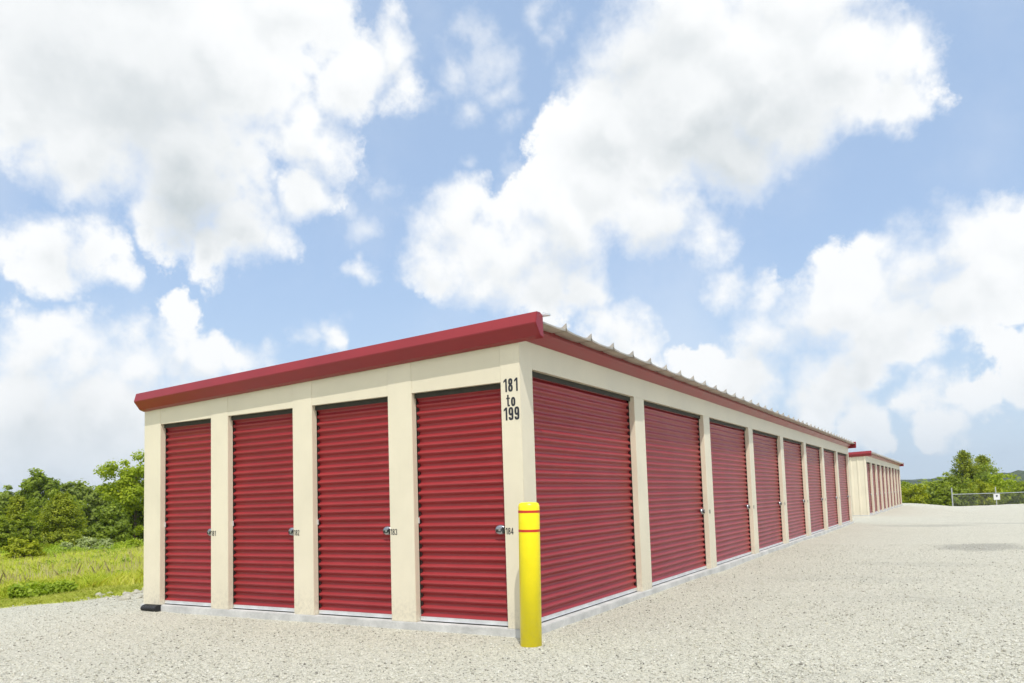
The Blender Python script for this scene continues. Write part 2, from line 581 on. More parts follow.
def glyph(ch, t=.215):
    if ch == '1': return _box(.26, 0, .45, 1) + [[(.26, 1), (.06, .84), (.06, .70), (.26, .80)]], .47
    if ch == '8': return _ring(.27, .745, .245, .255, t) + _ring(.27, .27, .265, .27, t), .54
    if ch == '9': return _ring(.27, .68, .265, .32, t) + _box(.535 - t, .26, .535, .68) + _ring(.27, .27, .265, .27, t, -175, 0), .54
    if ch == '6': return _ring(.27, .32, .265, .32, t) + _box(.005, .32, .005 + t, .74) + _ring(.27, .73, .265, .27, t, 0, 180), .54
    if ch == '0': return _ring(.27, .5, .265, .5, t), .54
    if ch == '2': return _ring(.27, .73, .265, .27, t, 0, 185) + [[(.36, .70), (.535, .73), (.20, .10), (.0, .10)]] + _box(0, 0, .53, .14), .54
    if ch == '3': return _ring(.27, .745, .255, .255, t, -90, 170) + _ring(.27, .27, .265, .27, t, -170, 90), .54
    if ch == '4': return _box(.29, 0, .46, 1) + _box(0, .2, .54, .34) + [[(.30, 1), (.30, .78), (.13, .32), (0, .32)]], .55
    if ch == '5': return _box(.02, .5, .19, 1) + _box(.02, .86, .5, 1) + _ring(.27, .31, .265, .31, t, -170, 150), .54
    if ch == '7': return _box(0, .86, .52, 1) + [[(.34, .87), (.52, .87), (.30, 0), (.11, 0)]], .53
    if ch == 't': return _box(.10, .12, .28, .95) + _box(0, .60, .40, .72) + _box(.12, 0, .40, .13), .42
    if ch == 'o': return _ring(.26, .36, .255, .37, t), .52


def text_mesh(name, s, height, width, m, depth=0.0012, t=.215):
    V = []; F = []; x = 0; lay = 0
    for ch in s:
        qs, adv = glyph(ch, t)
        for q in qs:
            n = len(V); lay += 1
            V += [(x + a, b_, lay) for a, b_ in q]; F.append((n, n + 1, n + 2, n + 3))
        x += adv + .11
    x -= .11
    V = [((a / x - .5) * width, -depth * (0.4 + 0.6 * c / lay), b_ * height) for a, b_, c in V]
    me = bpy.data.meshes.new(name); me.from_pydata(V, [], F); me.materials.append(m)
    return me


# ------------------------------------------------------------------ roller doors
DEP = 0.085    # curtain depth behind the wall face
_cache = {}


def door_meshes(w, h, seed):
    key = (round(w, 3), round(h, 3))
    if key in _cache:
        return _cache[key]
    # curtain: rolled ribs, crest outward (-y), rounded crest and flatter valley
    pitch = 0.0828; z0 = 0.052; zt = h - 0.03
    zs = []; ys = []
    sub = 12
    n = int((zt - z0) / pitch * sub)
    for i in range(n + 1):
        z = z0 + i * pitch / sub
        ph = (i % sub) / sub
        c = 0.5 + 0.5 * math.cos(2 * math.pi * ph)
        zs.append(z); ys.append(DEP + 0.015 - 0.029 * c ** 1.3)
    nx = max(3, int(w / 0.35)); x0 = -w / 2 + 0.006; x1 = w / 2 - 0.006
    V = []; F = []
    for a in range(nx + 1):
        x = x0 + (x1 - x0) * a / nx
        for k, (z, y) in enumerate(zip(zs, ys)):
            V.append((x, y + 0.004 * math.sin(a * 1.7 + z * 3.1) * math.sin(math.pi * a / nx), z))
    L = len(zs)
    for a in range(nx):
        for k in range(L - 1):
            F.append((a * L + k, (a + 1) * L + k, (a + 1) * L + k + 1, a * L + k + 1))
    me = bpy.data.meshes.new('roller_door'); me.from_pydata(V, [], F); me.materials.append(M_door); me.shade_smooth()
    d = {'curtain': me}
    b = MB(); b.quadbox(x0, x1, DEP - 0.016, DEP + 0.014, 0.012, 0.050); b.quadbox(x0, x1, DEP - 0.028, DEP - 0.016, 0.012, 0.018)
    d['bar'] = b.mesh('bottom_bar', M_alu, bevel=0.002)
    b = MB(); b.quadbox(x0, x1, DEP - 0.012, DEP + 0.01, 0.0005, 0.012)
    d['seal'] = b.mesh('rubber_seal', M_black)
    b = MB(); b.quadbox(-w / 2 + .001, w / 2 - .001, DEP - 0.034, DEP - 0.020, h - 0.052, h - 0.0005)  # plain dark plate across the top of the opening
    d['strip'] = b.mesh('header_strip', M_strip)
    g = MB(); g.quadbox(-w / 2 + 0.0006, -w / 2 + 0.022, DEP + 0.001, DEP + 0.05, 0.001, h - 0.09)  # dark plates behind the rib ends paint in the shadowed notches
    d['guide_l'] = g.mesh('guide_rail', M_guide)
    g = MB(); g.quadbox(w / 2 - 0.024, w / 2 - 0.0006, DEP + 0.001, DEP + 0.05, 0.001, h - 0.09)
    d['guide_r'] = g.mesh('guide_rail', M_guide)
    # latch: round domed escutcheon with slide bolt and padlock hasp
    l = MB()
    seg = 24
    prof = [(0.058, 0), (0.057, 0.008), (0.048, 0.018), (0.030, 0.022), (0.0, 0.022)]
    for (r, y) in prof:
        for i in range(seg):
            t_ = 2 * math.pi * i / seg
            l.v.append((r * 1.05 * math.cos(t_), -y, r * 0.82 * math.sin(t_)))
    for j in range(len(prof) - 1):
        l.f += [(j * seg + i, j * seg + (i + 1) % seg, (j + 1) * seg + (i + 1) % seg, (j + 1) * seg + i) for i in range(seg)]
    d['latch'] = l.mesh('latch', M_chrome, smooth=True)
    l = MB()
    l.quadbox(-0.042, 0.012, -0.027, -0.0225, -0.024, 0.004)
    l.quadbox(0.032, 0.052, -0.030, -0.010, -0.034, 0.026)
    d['slot'] = l.mesh('latch_slot', M_black, bevel=0.001)
    l = MB(); l.tube((-0.005, -0.034, 0.012), (0.030, -0.034, 0.012), 0.0065); l.quadbox(-0.002, 0.022, -0.042, -0.028, -0.014, 0.012)
    d['lock'] = l.mesh('latch_handle', M_chrome, bevel=0.001)
    l = MB(); l.quadbox(-w / 2 + 0.004, -w / 2 + 0.018, DEP - 0.024, DEP - 0.014, -0.030, 0.030)
    d['stop'] = l.mesh('roller_bracket', M_alu, bevel=0.001)
    _cache[key] = d
    return d


def add_door(root, loc, rz, w, h, label=None, far=False, latch=True):
    d = door_meshes(w, h, 0)
    c = link('roller_door', d['curtain'], root, loc, rz)
    if label: c['label'] = label
    link('bottom_bar', d['bar'], c)
    link('rubber_seal', d['seal'], c)
    link('header_strip', d['strip'], c)
    link('guide_rail', d['guide_l'], c); link('guide_rail', d['guide_r'], c)
    if latch: link('latch', d['latch'], c, (w / 2 - 0.090, DEP - 0.012, 0.918))
    if latch and not far:
        # (thing > part > sub-part only, so latch pieces sit beside the latch)
        link('latch_slot', d['slot'], c, (w / 2 - 0.090, DEP - 0.012, 0.918))
        link('latch_handle', d['lock'], c, (w / 2 - 0.090, DEP - 0.012, 0.918))
        link('roller_bracket', d['stop'], c, (0, 0, 1.02))
    return c


SLOPE = 0.0290


def box_trim(x0, x1, ztop, y_sign, ybase, parent, ribbon=True):
    """formed rake trim running along x; outline in (depth out of the wall, drop from the top edge)"""
    prof = [(0.118, 0.0), (0.150, -0.108), (0.145, -0.116), (0.066, -0.213), (0.0015, -0.232), (0.0015, -0.02), (0.05, 0.004)]
    b = MB()
    z = lambda x: ztop + SLOPE * (x - x1)
    b.prism(prof, lambda o, d: (x0, ybase + y_sign * o, z(x0) + d), lambda o, d: (x1, ybase + y_sign * o, z(x1) + d))
    return b.build('rake_trim', M_trim, parent, bevel=0.004)


BAY_SHIFT = [(0.0, 0.0), (-0.02, 0.0), (-0.033, -0.008), (0.055, -0.03)]   # nearest bay first


def storage_building(XR, YF, width, base, fronts, rights, H1, H2, label, top_right=2.72, first_no=None, far=False, ribs=False):
    """XR: right wall face, YF: front wall face; every coordinate is local to the root at (XR, YF, base)"""
    root = empty('storage_building', (XR, YF, base))
    tag(root, label, 'storage building', 'self storage buildings in a row')
    W = width
    (Q, wq, aq, nf) = fronts
    (P, wp, ap, nr) = rights
    LEN = ap + (nr - 1) * P + wp + ap
    zt = lambda x: top_right + 0.012 + 0.028 * x
    T = 0.075
    # concrete
    b = MB(); b.quadbox(-W - 0.025, 0.030, -0.028, LEN + 0.03, -0.35, 0.0)
    b.build('foundation_slab', M_conc, root, bevel=0.006)
    # corner column: an L wrapping both faces
    if nf:
        b = MB()
        poly = [(0, 0), (0, ap), (-T, ap), (-T, T), (-aq, T), (-aq, 0)]
        b.prism(poly, lambda x, y: (x, y, 0.0005), lambda x, y: (x, y, zt(x)))
        b.build('corner_column', M_cream, root, bevel=0.003)
        edges = []
        for i in range(nf):
            xr = -aq - i * Q; xl = xr - wq
            a_, b_ = BAY_SHIFT[i]
            edges.append((xl + a_, xr + b_))
        for i in range(nf):
            xl, xr = edges[i]
            nxt = edges[i + 1][1] if i + 1 < nf else -W
            b = MB(); b.quadbox(nxt, xl, 0, T, 0.0005, zt(nxt), zt(xl))
            b.build('column', M_cream, root, bevel=0.003)
            b = MB(); b.quadbox(xl + 0.001, xr - 0.001, 0.003, T, H1, zt(xl), zt(xr))
            b.build('header_panel', M_cream_h, root)
            no = None if first_no is None else first_no + nf - 1 - i
            add_door(root, ((xl + xr) / 2, 0, 0), 0, xr - xl, H1, 'red corrugated roller door number %d' % no if no else None)
            if no:
                t = link('unit_number', text_mesh('unit_number', str(no), 0.062, 0.088, M_ink, t=.17), root, (xr + 0.050, -0.0006, 0.876))
    else:
        # ribbed end wall
        b = MB()
        n = int(W / 0.30); prof = []
        for k in range(n):
            x = -W + k * W / n; s = W / n
            prof += [(x, 0), (x + s * 0.66, 0), (x + s * 0.74, -0.022), (x + s * 0.92, -0.022)]
        prof += [(0, 0), (0, 0.06), (-W, 0.06)]
        b.prism(prof, lambda x, y: (x, y, 0.0005), lambda x, y: (x, y, zt(x)))
        b.build('end_wall', M_cream, root)
        b = MB(); b.quadbox(-T, 0.002, -0.004 + 0.064, ap, 0.0005, top_right + 0.012)
        b.build('corner_column', M_cream, root, bevel=0.003)
    # right side
    for j in range(nr):
        y0 = ap + j * P; y1 = y0 + wp
        nxt = ap + (j + 1) * P if j + 1 < nr else LEN
        b = MB(); b.quadbox(-T, 0, y1, nxt, 0.0005, H2)
        b.build('column', M_cream, root, bevel=0.003)
        no = None if first_no is None else first_no + nf + j
        add_door(root, (0, (y0 + y1) / 2, 0), math.pi / 2, wp, H2, 'red corrugated roller door number %d' % no if no else None, far, far or j > 0)
        if no and j:
            o = link('unit_number', text_mesh('unit_number', str(no), 0.062, 0.088, M_ink, t=.17), root, (0.0006, y1 + 0.09, 0.876), math.pi / 2)
    b = MB(); b.quadbox(-T, -0.0015, ap, LEN, H2 + 0.0005, top_right + 0.02)
    b.build('header_panel', M_cream_h, root)
    # hidden sides: left wall, back wall, lining behind the curtains
    b = MB(); b.quadbox(-W, -W + 0.06, T + .001, LEN - 0.061, 0.0005, zt(-W) + 0.0)
    b.build('side_wall', M_cream, root)
    b = MB(); b.quadbox(-W, -0.001 - T, LEN - 0.06, LEN, 0.0005, zt(-W), zt(0))
    b.build('back_wall', M_cream, root)
    b = MB(); b.quadbox(-W + 0.07, -0.9, 0.9, LEN - 0.07, 0.001, 2.35)
    b.build('inner_partition', M_dark, root)
    # eave trim along the right side
    prof = [(0.0005, top_right + 0.003), (0.118, top_right + 0.080), (0.122, top_right + 0.088), (0.105, top_right + 0.140), (0.0005, top_right + 0.140)]
    b = MB(); b.prism(prof, lambda x, z: (x, -0.02, z), lambda x, z: (x, LEN + 0.02, z))
    b.build('eave_trim', M_trim, root, bevel=0.003)
    prof = [(-W - .0005, zt(-W) - 0.01), (-W - 0.05, zt(-W) - 0.0), (-W - 0.05, zt(-W) + 0.11), (-W - .0005, zt(-W) + 0.11)]
    b = MB(); b.prism(prof, lambda x, z: (x, 0.002, z), lambda x, z: (x, LEN, z))
    b.build('eave_trim', M_trim, root)
    # standing seam roof, seams running across the building every 0.6 m
    zr0 = top_right + 0.142
    yy = []
    y = -0.05
    seam0 = 0.53 - 0.0
    k = -1
    pts = [(-0.05, 0.0)]
    while seam0 + k * 0.6 < LEN + 0.02:
        s = seam0 + k * 0.6
        if s > 0.0:
            pts += [(s - 0.20, 0.0), (s - 0.045, 0.010), (s - 0.016, 0.022), (s - 0.007, 0.072), (s + 0.007, 0.074), (s + 0.016, 0.022), (s + 0.045, 0.010), (s + 0.20, 0.0)]
        k += 1
    pts = [p for p in pts if p[0] < LEN + 0.02] + [(LEN + 0.03, 0.0)]
    XS = [-W - 0.06, -3, -1.5, 0.05, 0.205, 0.25]
    tall = [.3, .3, .3, .3, .35, 1.0]
    V = []; F = []
    for x, tl in zip(XS, tall):
        for (y, z) in pts:
            V.append((x, y, zr0 + (z if z < 0.03 else 0.022 + (z - 0.022) * tl) + SLOPE * (x - 0.25)))
    L = len(pts)
    nV = len(V)
    for x in XS:
        for (y, z) in pts:
            V.append((x, y, zr0 + z * 0.55 - 0.016 + SLOPE * (x - 0.25)))
    for a in range(len(XS) - 1):
        for i in range(L - 1):
            F.append((a * L + i, (a + 1) * L + i, (a + 1) * L + i + 1, a * L + i + 1))
            F.append((nV + a * L + i, nV + a * L + i + 1, nV + (a + 1) * L + i + 1, nV + (a + 1) * L + i))
    e = len(XS) - 1
    for i in range(L - 1):
        F.append((e * L + i, nV + e * L + i, nV + e * L + i + 1, e * L + i + 1))
        F.append((i, i + 1, nV + i + 1, nV + i))
    for a in range(len(XS) - 1):
        F.append((a * L, nV + a * L, nV + (a + 1) * L, (a + 1) * L))
        F.append((a * L + L - 1, (a + 1) * L + L - 1, nV + (a + 1) * L + L - 1, nV + a * L + L - 1))
    me = bpy.data.meshes.new('roof'); me.from_pydata(V, [], F); me.materials.append(M_galv)
    link('roof', me, root)
    box_trim(-W - 0.012, 0.272, top_right + 0.207, -1, 0.0, root)
    box_trim(-W - 0.012, 0.272, top_right + 0.207, 1, LEN, root)
    return root, LEN


main, LEN1 = storage_building(0, 0, 5.765, 0.0, (1.3948, 1.078, 0.2156, 4), (3.0316, 2.6806, 0.2494, 8), 2.331, 2.464,
                              'long cream storage building with red roller doors numbered 181 to 199, nearest the camera', first_no=181)
# lettering beside the corner
for s, z, h, w in (('181', 2.228, 0.128, 0.165), ('to', 2.088, 0.118, 0.100), ('199', 1.955, 0.125, 0.178)):
    link('range_lettering', text_mesh('range_lettering', s, h, w, M_ink), main, (-0.105, -0.0006, z))
# grey roof-edge bracket by the near corner
b = MB(); b.quadbox(0.20, 0.33, 0.0, 0.05, 2.905, 2.925).tube((0.27, 0.025, 2.925), (0.27, 0.025, 2.945), 0.012)
b.build('seam_cap', M_alu, main, bevel=0.002)

second, LEN2 = storage_building(-0.21, 32.4, 5.7, -0.03, (1, 1, 0, 0), (2.49, 2.04, 0.22, 9), 2.331, 2.464,
                                'farther cream storage building with plain ribbed end wall, behind the nearest one', top_right=2.74, far=True)

# ------------------------------------------------------------------ bollard
bz = float(H(0.180, -0.31)) - 0.004
bol = empty('bollard', (0.203, -0.31, bz))
bol.rotation_euler = (0, 0.019, 0)
tag(bol, 'bright yellow round bollard with two thin red bands at the building corner', 'bollard')
h = 1.172 - bz; r = 0.094
b = MB(); b.lathe([(r, -0.3), (r, h - 0.040), (r - 0.002, h - 0.024), (r - 0.008, h - 0.010), (r - 0.018, h - 0.002), (r - 0.035, h + 0.001), (0.01, h + 0.004)], seg=64)
b.build('sleeve', M_yellow, bol, smooth=True)
for z in (1.093, 0.926):
    b = MB(); zz = z - bz
    b.lathe([(r - 0.004, zz - 0.011), (r + 0.0012, zz - 0.011), (r + 0.0012, zz + 0.011), (r - 0.004, zz + 0.011)], seg=64)
    b.build('red_band', M_stripe, bol)

# ------------------------------------------------------------------ black drain pipe end at the left corner
pz = float(H(-5.62, -0.12))
b = MB()
seg = 20; prev = None
L = 0.27; n = 26
for k in range(n + 1):
    x = -5.63 + L * k / n
    rr = 0.060 + 0.005 * (k % 2)
    for i in range(seg):
        t_ = 2 * math.pi * i / seg
        b.v.append((x, -0.065 + 0.05 * k / n * 0.3 + 1.1 * rr * math.cos(t_), pz + 0.036 + 0.72 * rr * math.sin(t_)))
for k in range(n):
    b.f += [(k * seg + i, k * seg + (i + 1) % seg, (k + 1) * seg + (i + 1) % seg, (k + 1) * seg + i) for i in range(seg)]
b.f += [tuple(range(seg)), tuple(n * seg + i for i in range(seg))]
tag(b.build('drain_pipe', M_pipe, smooth=False), 'short flattened black plastic drain pipe at the left foot of the near building', 'pipe')

# ------------------------------------------------------------------ pale rocks along the gravel edge
def rock(x, y, s, label):
    import bmesh
    bm = bmesh.new(); bmesh.ops.create_icosphere(bm, subdivisions=3, radius=1)
    ph = random.random() * 10
    pl = [(Vector((random.gauss(0, 1), random.gauss(0, 1), random.gauss(0, 1))).normalized(), random.uniform(0.6, 0.85)) for _ in range(7)]
    for v_ in bm.verts:
        p = v_.co.copy()
        for nrm, d in pl:
            q = p.dot(nrm)
            if q > d: p -= nrm * (q - d)
        p *= 1 + 0.06 * math.sin(7 * p.x + ph) * math.sin(6 * p.y + ph)
        v_.co = Vector((p.x * s, p.y * s * 0.75, p.z * s * 0.55))
    me = bpy.data.meshes.new('rock'); bm.to_mesh(me); bm.free(); me.materials.append(M_rock)
    o = link('rock', me, None, (x, y, float(H(x, y)) + s * 0.12), random.random() * 6)
    tag(o, label, 'rock', 'pale rocks where the gravel meets the grass')


rl = 'pale broken limestone among the stones between the gravel and the grass beside the building'
rr_ = random.Random(5)
for k in range(58):
    x = rr_.uniform(-8.25, -6.75); y = 0.62 + rr_.random() * 1.25
    rock(x, y - 0.15, rr_.uniform(0.035, 0.07) if k % 3 else rr_.uniform(.07, .10), rl)

# ------------------------------------------------------------------ fence
fence = empty('chain_link_fence', (2.83, 62.75, float(H(2.83, 62.75))))
tag(fence, 'low grey chain link fence along the far edge of the gravel lot', 'fence')
fdir = Vector((3.1, 3.88, 0)).normalized()
sp = 4.85
f0 = fence.location.copy()
npost = 7
posts = []
for k in range(npost):
    p = Vector((f0.x, f0.y, 0)) + fdir * sp * k
    p.z = float(H(p.x, p.y)) - 0.05
    q = p - f0
    b = MB(); b.tube(q, q + Vector((0, 0, 1.50)), 0.045 if k == 0 else 0.038, seg=10)
    b.build('post', M_post, fence)
    posts.append(q)
for k in range(npost - 1):
    a, c = posts[k] + Vector((0, 0, 0.98)), posts[k + 1] + Vector((0, 0, 1.0))
    b = MB(); b.tube(a, c, 0.028, seg=8); b.build('top_rail', M_post, fence)
    b = MB()
    Lk = (c - a).length; nn = int(Lk / 0.075)
    lo0, lo1 = posts[k] + Vector((0, 0, 0.10)), posts[k + 1] + Vector((0, 0, 0.10))
    def pt(u_, w_):
        u_ = min(max(u_, 0), 1)
        return (lo0.lerp(lo1, u_)).lerp(a.lerp(c, u_), w_)
    dd = 0.9 / Lk
    for i in range(-12, nn + 1):
        u0 = i / nn
        for sgn in (1, -1):
            us, ue = (u0, u0 + dd) if sgn == 1 else (u0 + dd, u0)
            w0, w1 = 0.0, 1.0
            lo_, hi_ = min(us, ue), max(us, ue)
            if hi_ <= 0 or lo_ >= 1: continue
            if us < 0: w0 = -us / dd; us = 0
            if ue < 0: w1 = 1 - (-ue / dd); ue = 0
            if us > 1: w0 = (us - 1) / dd; us = 1
            if ue > 1: w1 = 1 - (ue - 1) / dd; ue = 1
            b.tube(pt(us, w0), pt(ue, w1), 0.0022, seg=3, cap=False)
    b.build('wire_mesh', M_wire, fence, fix=False)
# sign on the second post
sgp = Vector((f0.x, f0.y, f0.z)) + posts[1] + Vector((0, 0, 0.70))
tz = math.atan2(fdir.y, fdir.x)
nrm = Vector((fdir.y, -fdir.x, 0))
sgn_o = empty('fence_sign', sgp + nrm * 0.055, tz)
tag(sgn_o, 'small white rectangular sign hanging on the chain link fence', 'sign')
b = MB(); b.quadbox(-0.36, 0.36, -0.008, 0.008, -0.24, 0.24); b.build('sign_panel', M_sign, sgn_o, bevel=0.003)
b = MB(); b.quadbox(-0.10, 0.10, -0.011, -0.0085, 0.03, 0.14).quadbox(-0.05, 0.05, -0.0111, -0.0086, -0.03, 0.0299)
b.build('sign_marking', M_ink, sgn_o)


# ------------------------------------------------------------------ vegetation
def leaves(P, N, size, asp=0.6, jit=0.6):
    """P centres, N preferred normals -> quads"""
    n = len(P)
    nn = N + rng.normal(0, jit, (n, 3))
    nn /= np.linalg.norm(nn, axis=1)[:, None] + 1e-9
    t = np.cross(nn, rng.normal(0, 1, (n, 3)))
    t /= np.linalg.norm(t, axis=1)[:, None] + 1e-9
    bt = np.cross(nn, t)
    s = (size * (0.6 + 0.8 * rng.random(n)))[:, None]
    V = np.stack([P - t * s, P - bt * s * asp + nn * s * 0.15, P + t * s, P + bt * s * asp + nn * s * 0.15], 1)
    return V.reshape(-1, 3)


def tree(x, y, hgt, rad, kind, matk, label, name='tree', nleaf=5000, lsize=0.13, cat='tree', group=None, low=0.12, nclump=105):
    z0 = float(H(x, y))
    root = empty(name, (x, y, z0 - 0.1))
    tag(root, label, cat, group)
    # trunk with limbs
    b = MB()
    tr = max(0.05, hgt * 0.022)
    if name != 'shrub':
        p = Vector((0, 0, 0)); pr = tr
        for k in range(5):
            q = Vector((random.gauss(0, .03) * hgt * .3, random.gauss(0, .03) * hgt * .3, hgt * 0.8 * (k + 1) / 5))
            b.tube(p, q, pr, pr * 0.78, seg=8, cap=False)
            p, pr = q, pr * 0.78
            for _ in range(3):
                a = random.random() * 6.28; L_ = rad * random.uniform(.4, .8) * (1 if kind != 'cedar' else .8 * (1 - (k + 1) / 5.5))
                b.tube(q, q + Vector((math.cos(a) * L_, math.sin(a) * L_, hgt * random.uniform(.05, .15))), pr * .5, pr * .15, seg=5, cap=False)
    else:
        for _ in range(6):
            a = random.random() * 6.28
            b.tube((0, 0, 0), (math.cos(a) * rad * .5, math.sin(a) * rad * .5, hgt * .7), .03, .01, seg=5, cap=False)
    b.build('trunk' if name != 'shrub' else 'stems', M_bark, root, fix=False)
    Ps = []; Ns = []
    if kind == 'cedar':
        # layered, ragged branches sweeping outward and slightly up, cone outline
        nb = 190
        for k in range(nb):
            f = random.random() ** 0.8
            zz = hgt * (low + (1 - low) * f)
            rr = rad * (1 - f) ** (0.65 if y < 60 else 0.8) * random.uniform(0.72, 1.1) + 0.08
            a = random.random() * 6.28
            m_ = max(8, int(nleaf / nb * (0.5 + rr / rad)))
            t_ = rng.random(m_) ** 0.6
            off = rng.normal(0, 1, (m_, 3)) * np.array([.10, .10, .05]) * rad * .8
            Pk = np.stack([np.cos(a) * rr * t_, np.sin(a) * rr * t_, zz + 0.16 * rr * t_ ** 1.5 - 0.05 * hgt * (1 - t_)], -1) + off
            Ps.append(Pk); Ns.append(np.tile([math.cos(a) * .5, math.sin(a) * .5, 0.8], (m_, 1)))
        tm = int(nleaf * 0.03)
        Ps.append(np.stack([rng.normal(0, .03 * rad, tm), rng.normal(0, .03 * rad, tm), hgt * (.86 + .16 * rng.random(tm))], -1)); Ns.append(np.tile([0, 0, 1.], (tm, 1)))
    else:
        cz = hgt * (0.5 + low / 2); rz_ = hgt * (0.5 - low / 2)
        cl = []
        tries = 0
        while len(cl) < nclump and tries < 4000:
            tries += 1
            d = rng.normal(0, 1, 3); d /= np.linalg.norm(d)
            q = d * (0.25 + 0.72 * random.random() ** 0.6)
            lobes = 1 + 0.16 * math.sin(3 * math.atan2(d[1], d[0]) + x) + 0.12 * math.sin(5 * d[2] + y)
            q = q * lobes
            c = np.array([q[0] * rad * (1.0 if q[2] < .2 else .92), q[1] * rad, cz + q[2] * rz_])
            if kind == 'bush' and c[2] < 0.1: continue
            cl.append((c, rad * random.uniform(0.10, 0.26)))
        for c, cr in cl:
            m_ = int(nleaf / len(cl) * (cr / (rad * .21)) ** 1.6)
            d = rng.normal(0, 1, (m_, 3)); d /= np.linalg.norm(d, axis=1)[:, None]
            rr = cr * np.abs(0.45 + 0.65 * rng.random(m_) ** 0.6 + rng.normal(0, .22, m_))
            Ps.append(c + d * rr[:, None] * np.array([1, 1, 0.72]))
            out = (c - np.array([0, 0, cz])) / rad
            Ns.append(d * .9 + out * .5 + np.array([0, 0, .35]))
    P_ = np.concatenate(Ps); N_ = np.concatenate(Ns)
    keep = P_[:, 2] > 0.02
    P_, N_ = P_[keep], N_[keep]
    V = leaves(P_, N_, lsize, 0.55 if kind != 'cedar' else 0.35)
    me = np_mesh('crown', V, None, LM[matk], 4)
    link('crown' if name != 'shrub' else 'foliage', me, root)
    return root


def place(px, dist):
    """ground point seen in this column at this distance"""
    d = direction(px, 516 - 0.032 * px)
    k = dist / math.hypot(d[0], d[1])
    return CAM[0] + d[0] * k, CAM[1] + d[1] * k


def size_for(px, top, dist):
    x, y = place(px, dist)
    hor = 516 - 0.032 * px
    depth = (x - CAM[0]) * Fv[0] + (y - CAM[1]) * Fv[1]
    return x, y, (hor - top) / FOC * depth + CAM[2] - float(H(x, y)) + 0.1, depth / FOC


GL = 'trees behind the meadow'
T = [  # px, top, half width px, distance, kind, material, name, label, low, leaves, leaf size
    (8, 486, 22, 84, 'round', 'far', 'tree', 'distant bluish tree cut by the left edge of the photo', .1, 5000, .20),
    (42, 471, 24, 78, 'round', 'dark', 'tree', 'tallest dark rounded tree at the back left, with an open top', .2, 7500, .17),
    (70, 479, 17, 80, 'round', 'far', 'tree', 'flat topped tree just right of the tallest dark tree', .1, 6000, .17),
    (98, 482, 26, 82, 'round', 'far', 'tree', 'soft grey green tree filling the gap left of the bright tree', .05, 7000, .18),
    (60, 494, 26, 74, 'round', 'mid', 'tree', 'light green leafy tree behind the dark cedar', .05, 6500, .15),
    (136, 455, 33, 56, 'round', 'bright', 'tree', 'bright yellow green broadleaf tree beside the building wall', .12, 19000, .10),
    (112, 507, 20, 53, 'bush', 'dark', 'tree', 'dark low tree under the bright yellow green one', .02, 6500, .10),
    (138, 500, 18, 57, 'bush', 'dark', 'tree', 'shadowy tree half hidden by the building edge', .02, 5500, .11),
    (60, 494, 30, 52, 'cedar', 'cedar', 'cedar_tree', 'broad dark olive cedar in the middle of the left trees', .0, 11000, .085),
    (17, 497, 21, 54, 'cedar', 'cedar', 'cedar_tree', 'dark pointed cedar near the left edge', .0, 8000, .09),
    (2, 512, 13, 49, 'bush', 'mid', 'shrub', 'light leafy shrub at the far left edge', .0, 4500, .09),
    (28, 516, 12, 50, 'bush', 'mid', 'shrub', 'mid green shrub at the foot of the pointed cedar', .0, 3500, .09),
    (88, 536, 11, 44, 'bush', 'grey', 'shrub', 'pale grey green shrub at the foot of the broad cedar', .0, 3000, .065),
    (104, 540, 8, 43.5, 'bush', 'grey', 'shrub', 'small silvery shrub right of the pale grey one', .0, 2200, .06),
    (66, 541, 7, 43, 'bush', 'grey', 'shrub', 'smallest silvery shrub below the broad cedar', .0, 1800, .06),
    (134, 539, 7, 42, 'bush', 'bright', 'shrub', 'light green shrub beside the building edge at the meadow back', .0, 2000, .07),
    (24, 540, 17, 36, 'bush', 'yellow', 'shrub', 'yellow green bushy weed clump at the back of the meadow', .0, 4200, .06),
    (172, 470, 28, 62, 'round', 'mid', 'tree', None, .1, 4000, .18),
    (-40, 480, 36, 60, 'round', 'mid', 'tree', None, .05, 4000, .18),
]
for (px, top, hw, dist, kind, mk, nm, lab, low, nl, ls) in T:
    if lab is None:
        continue
    x, y, hh, ppm = size_for(px, top, dist)
    tree(x, y, hh, hw * ppm, kind, mk, lab, nm, nl, ls, cat='shrub' if nm == 'shrub' else 'tree', group=GL, low=low)

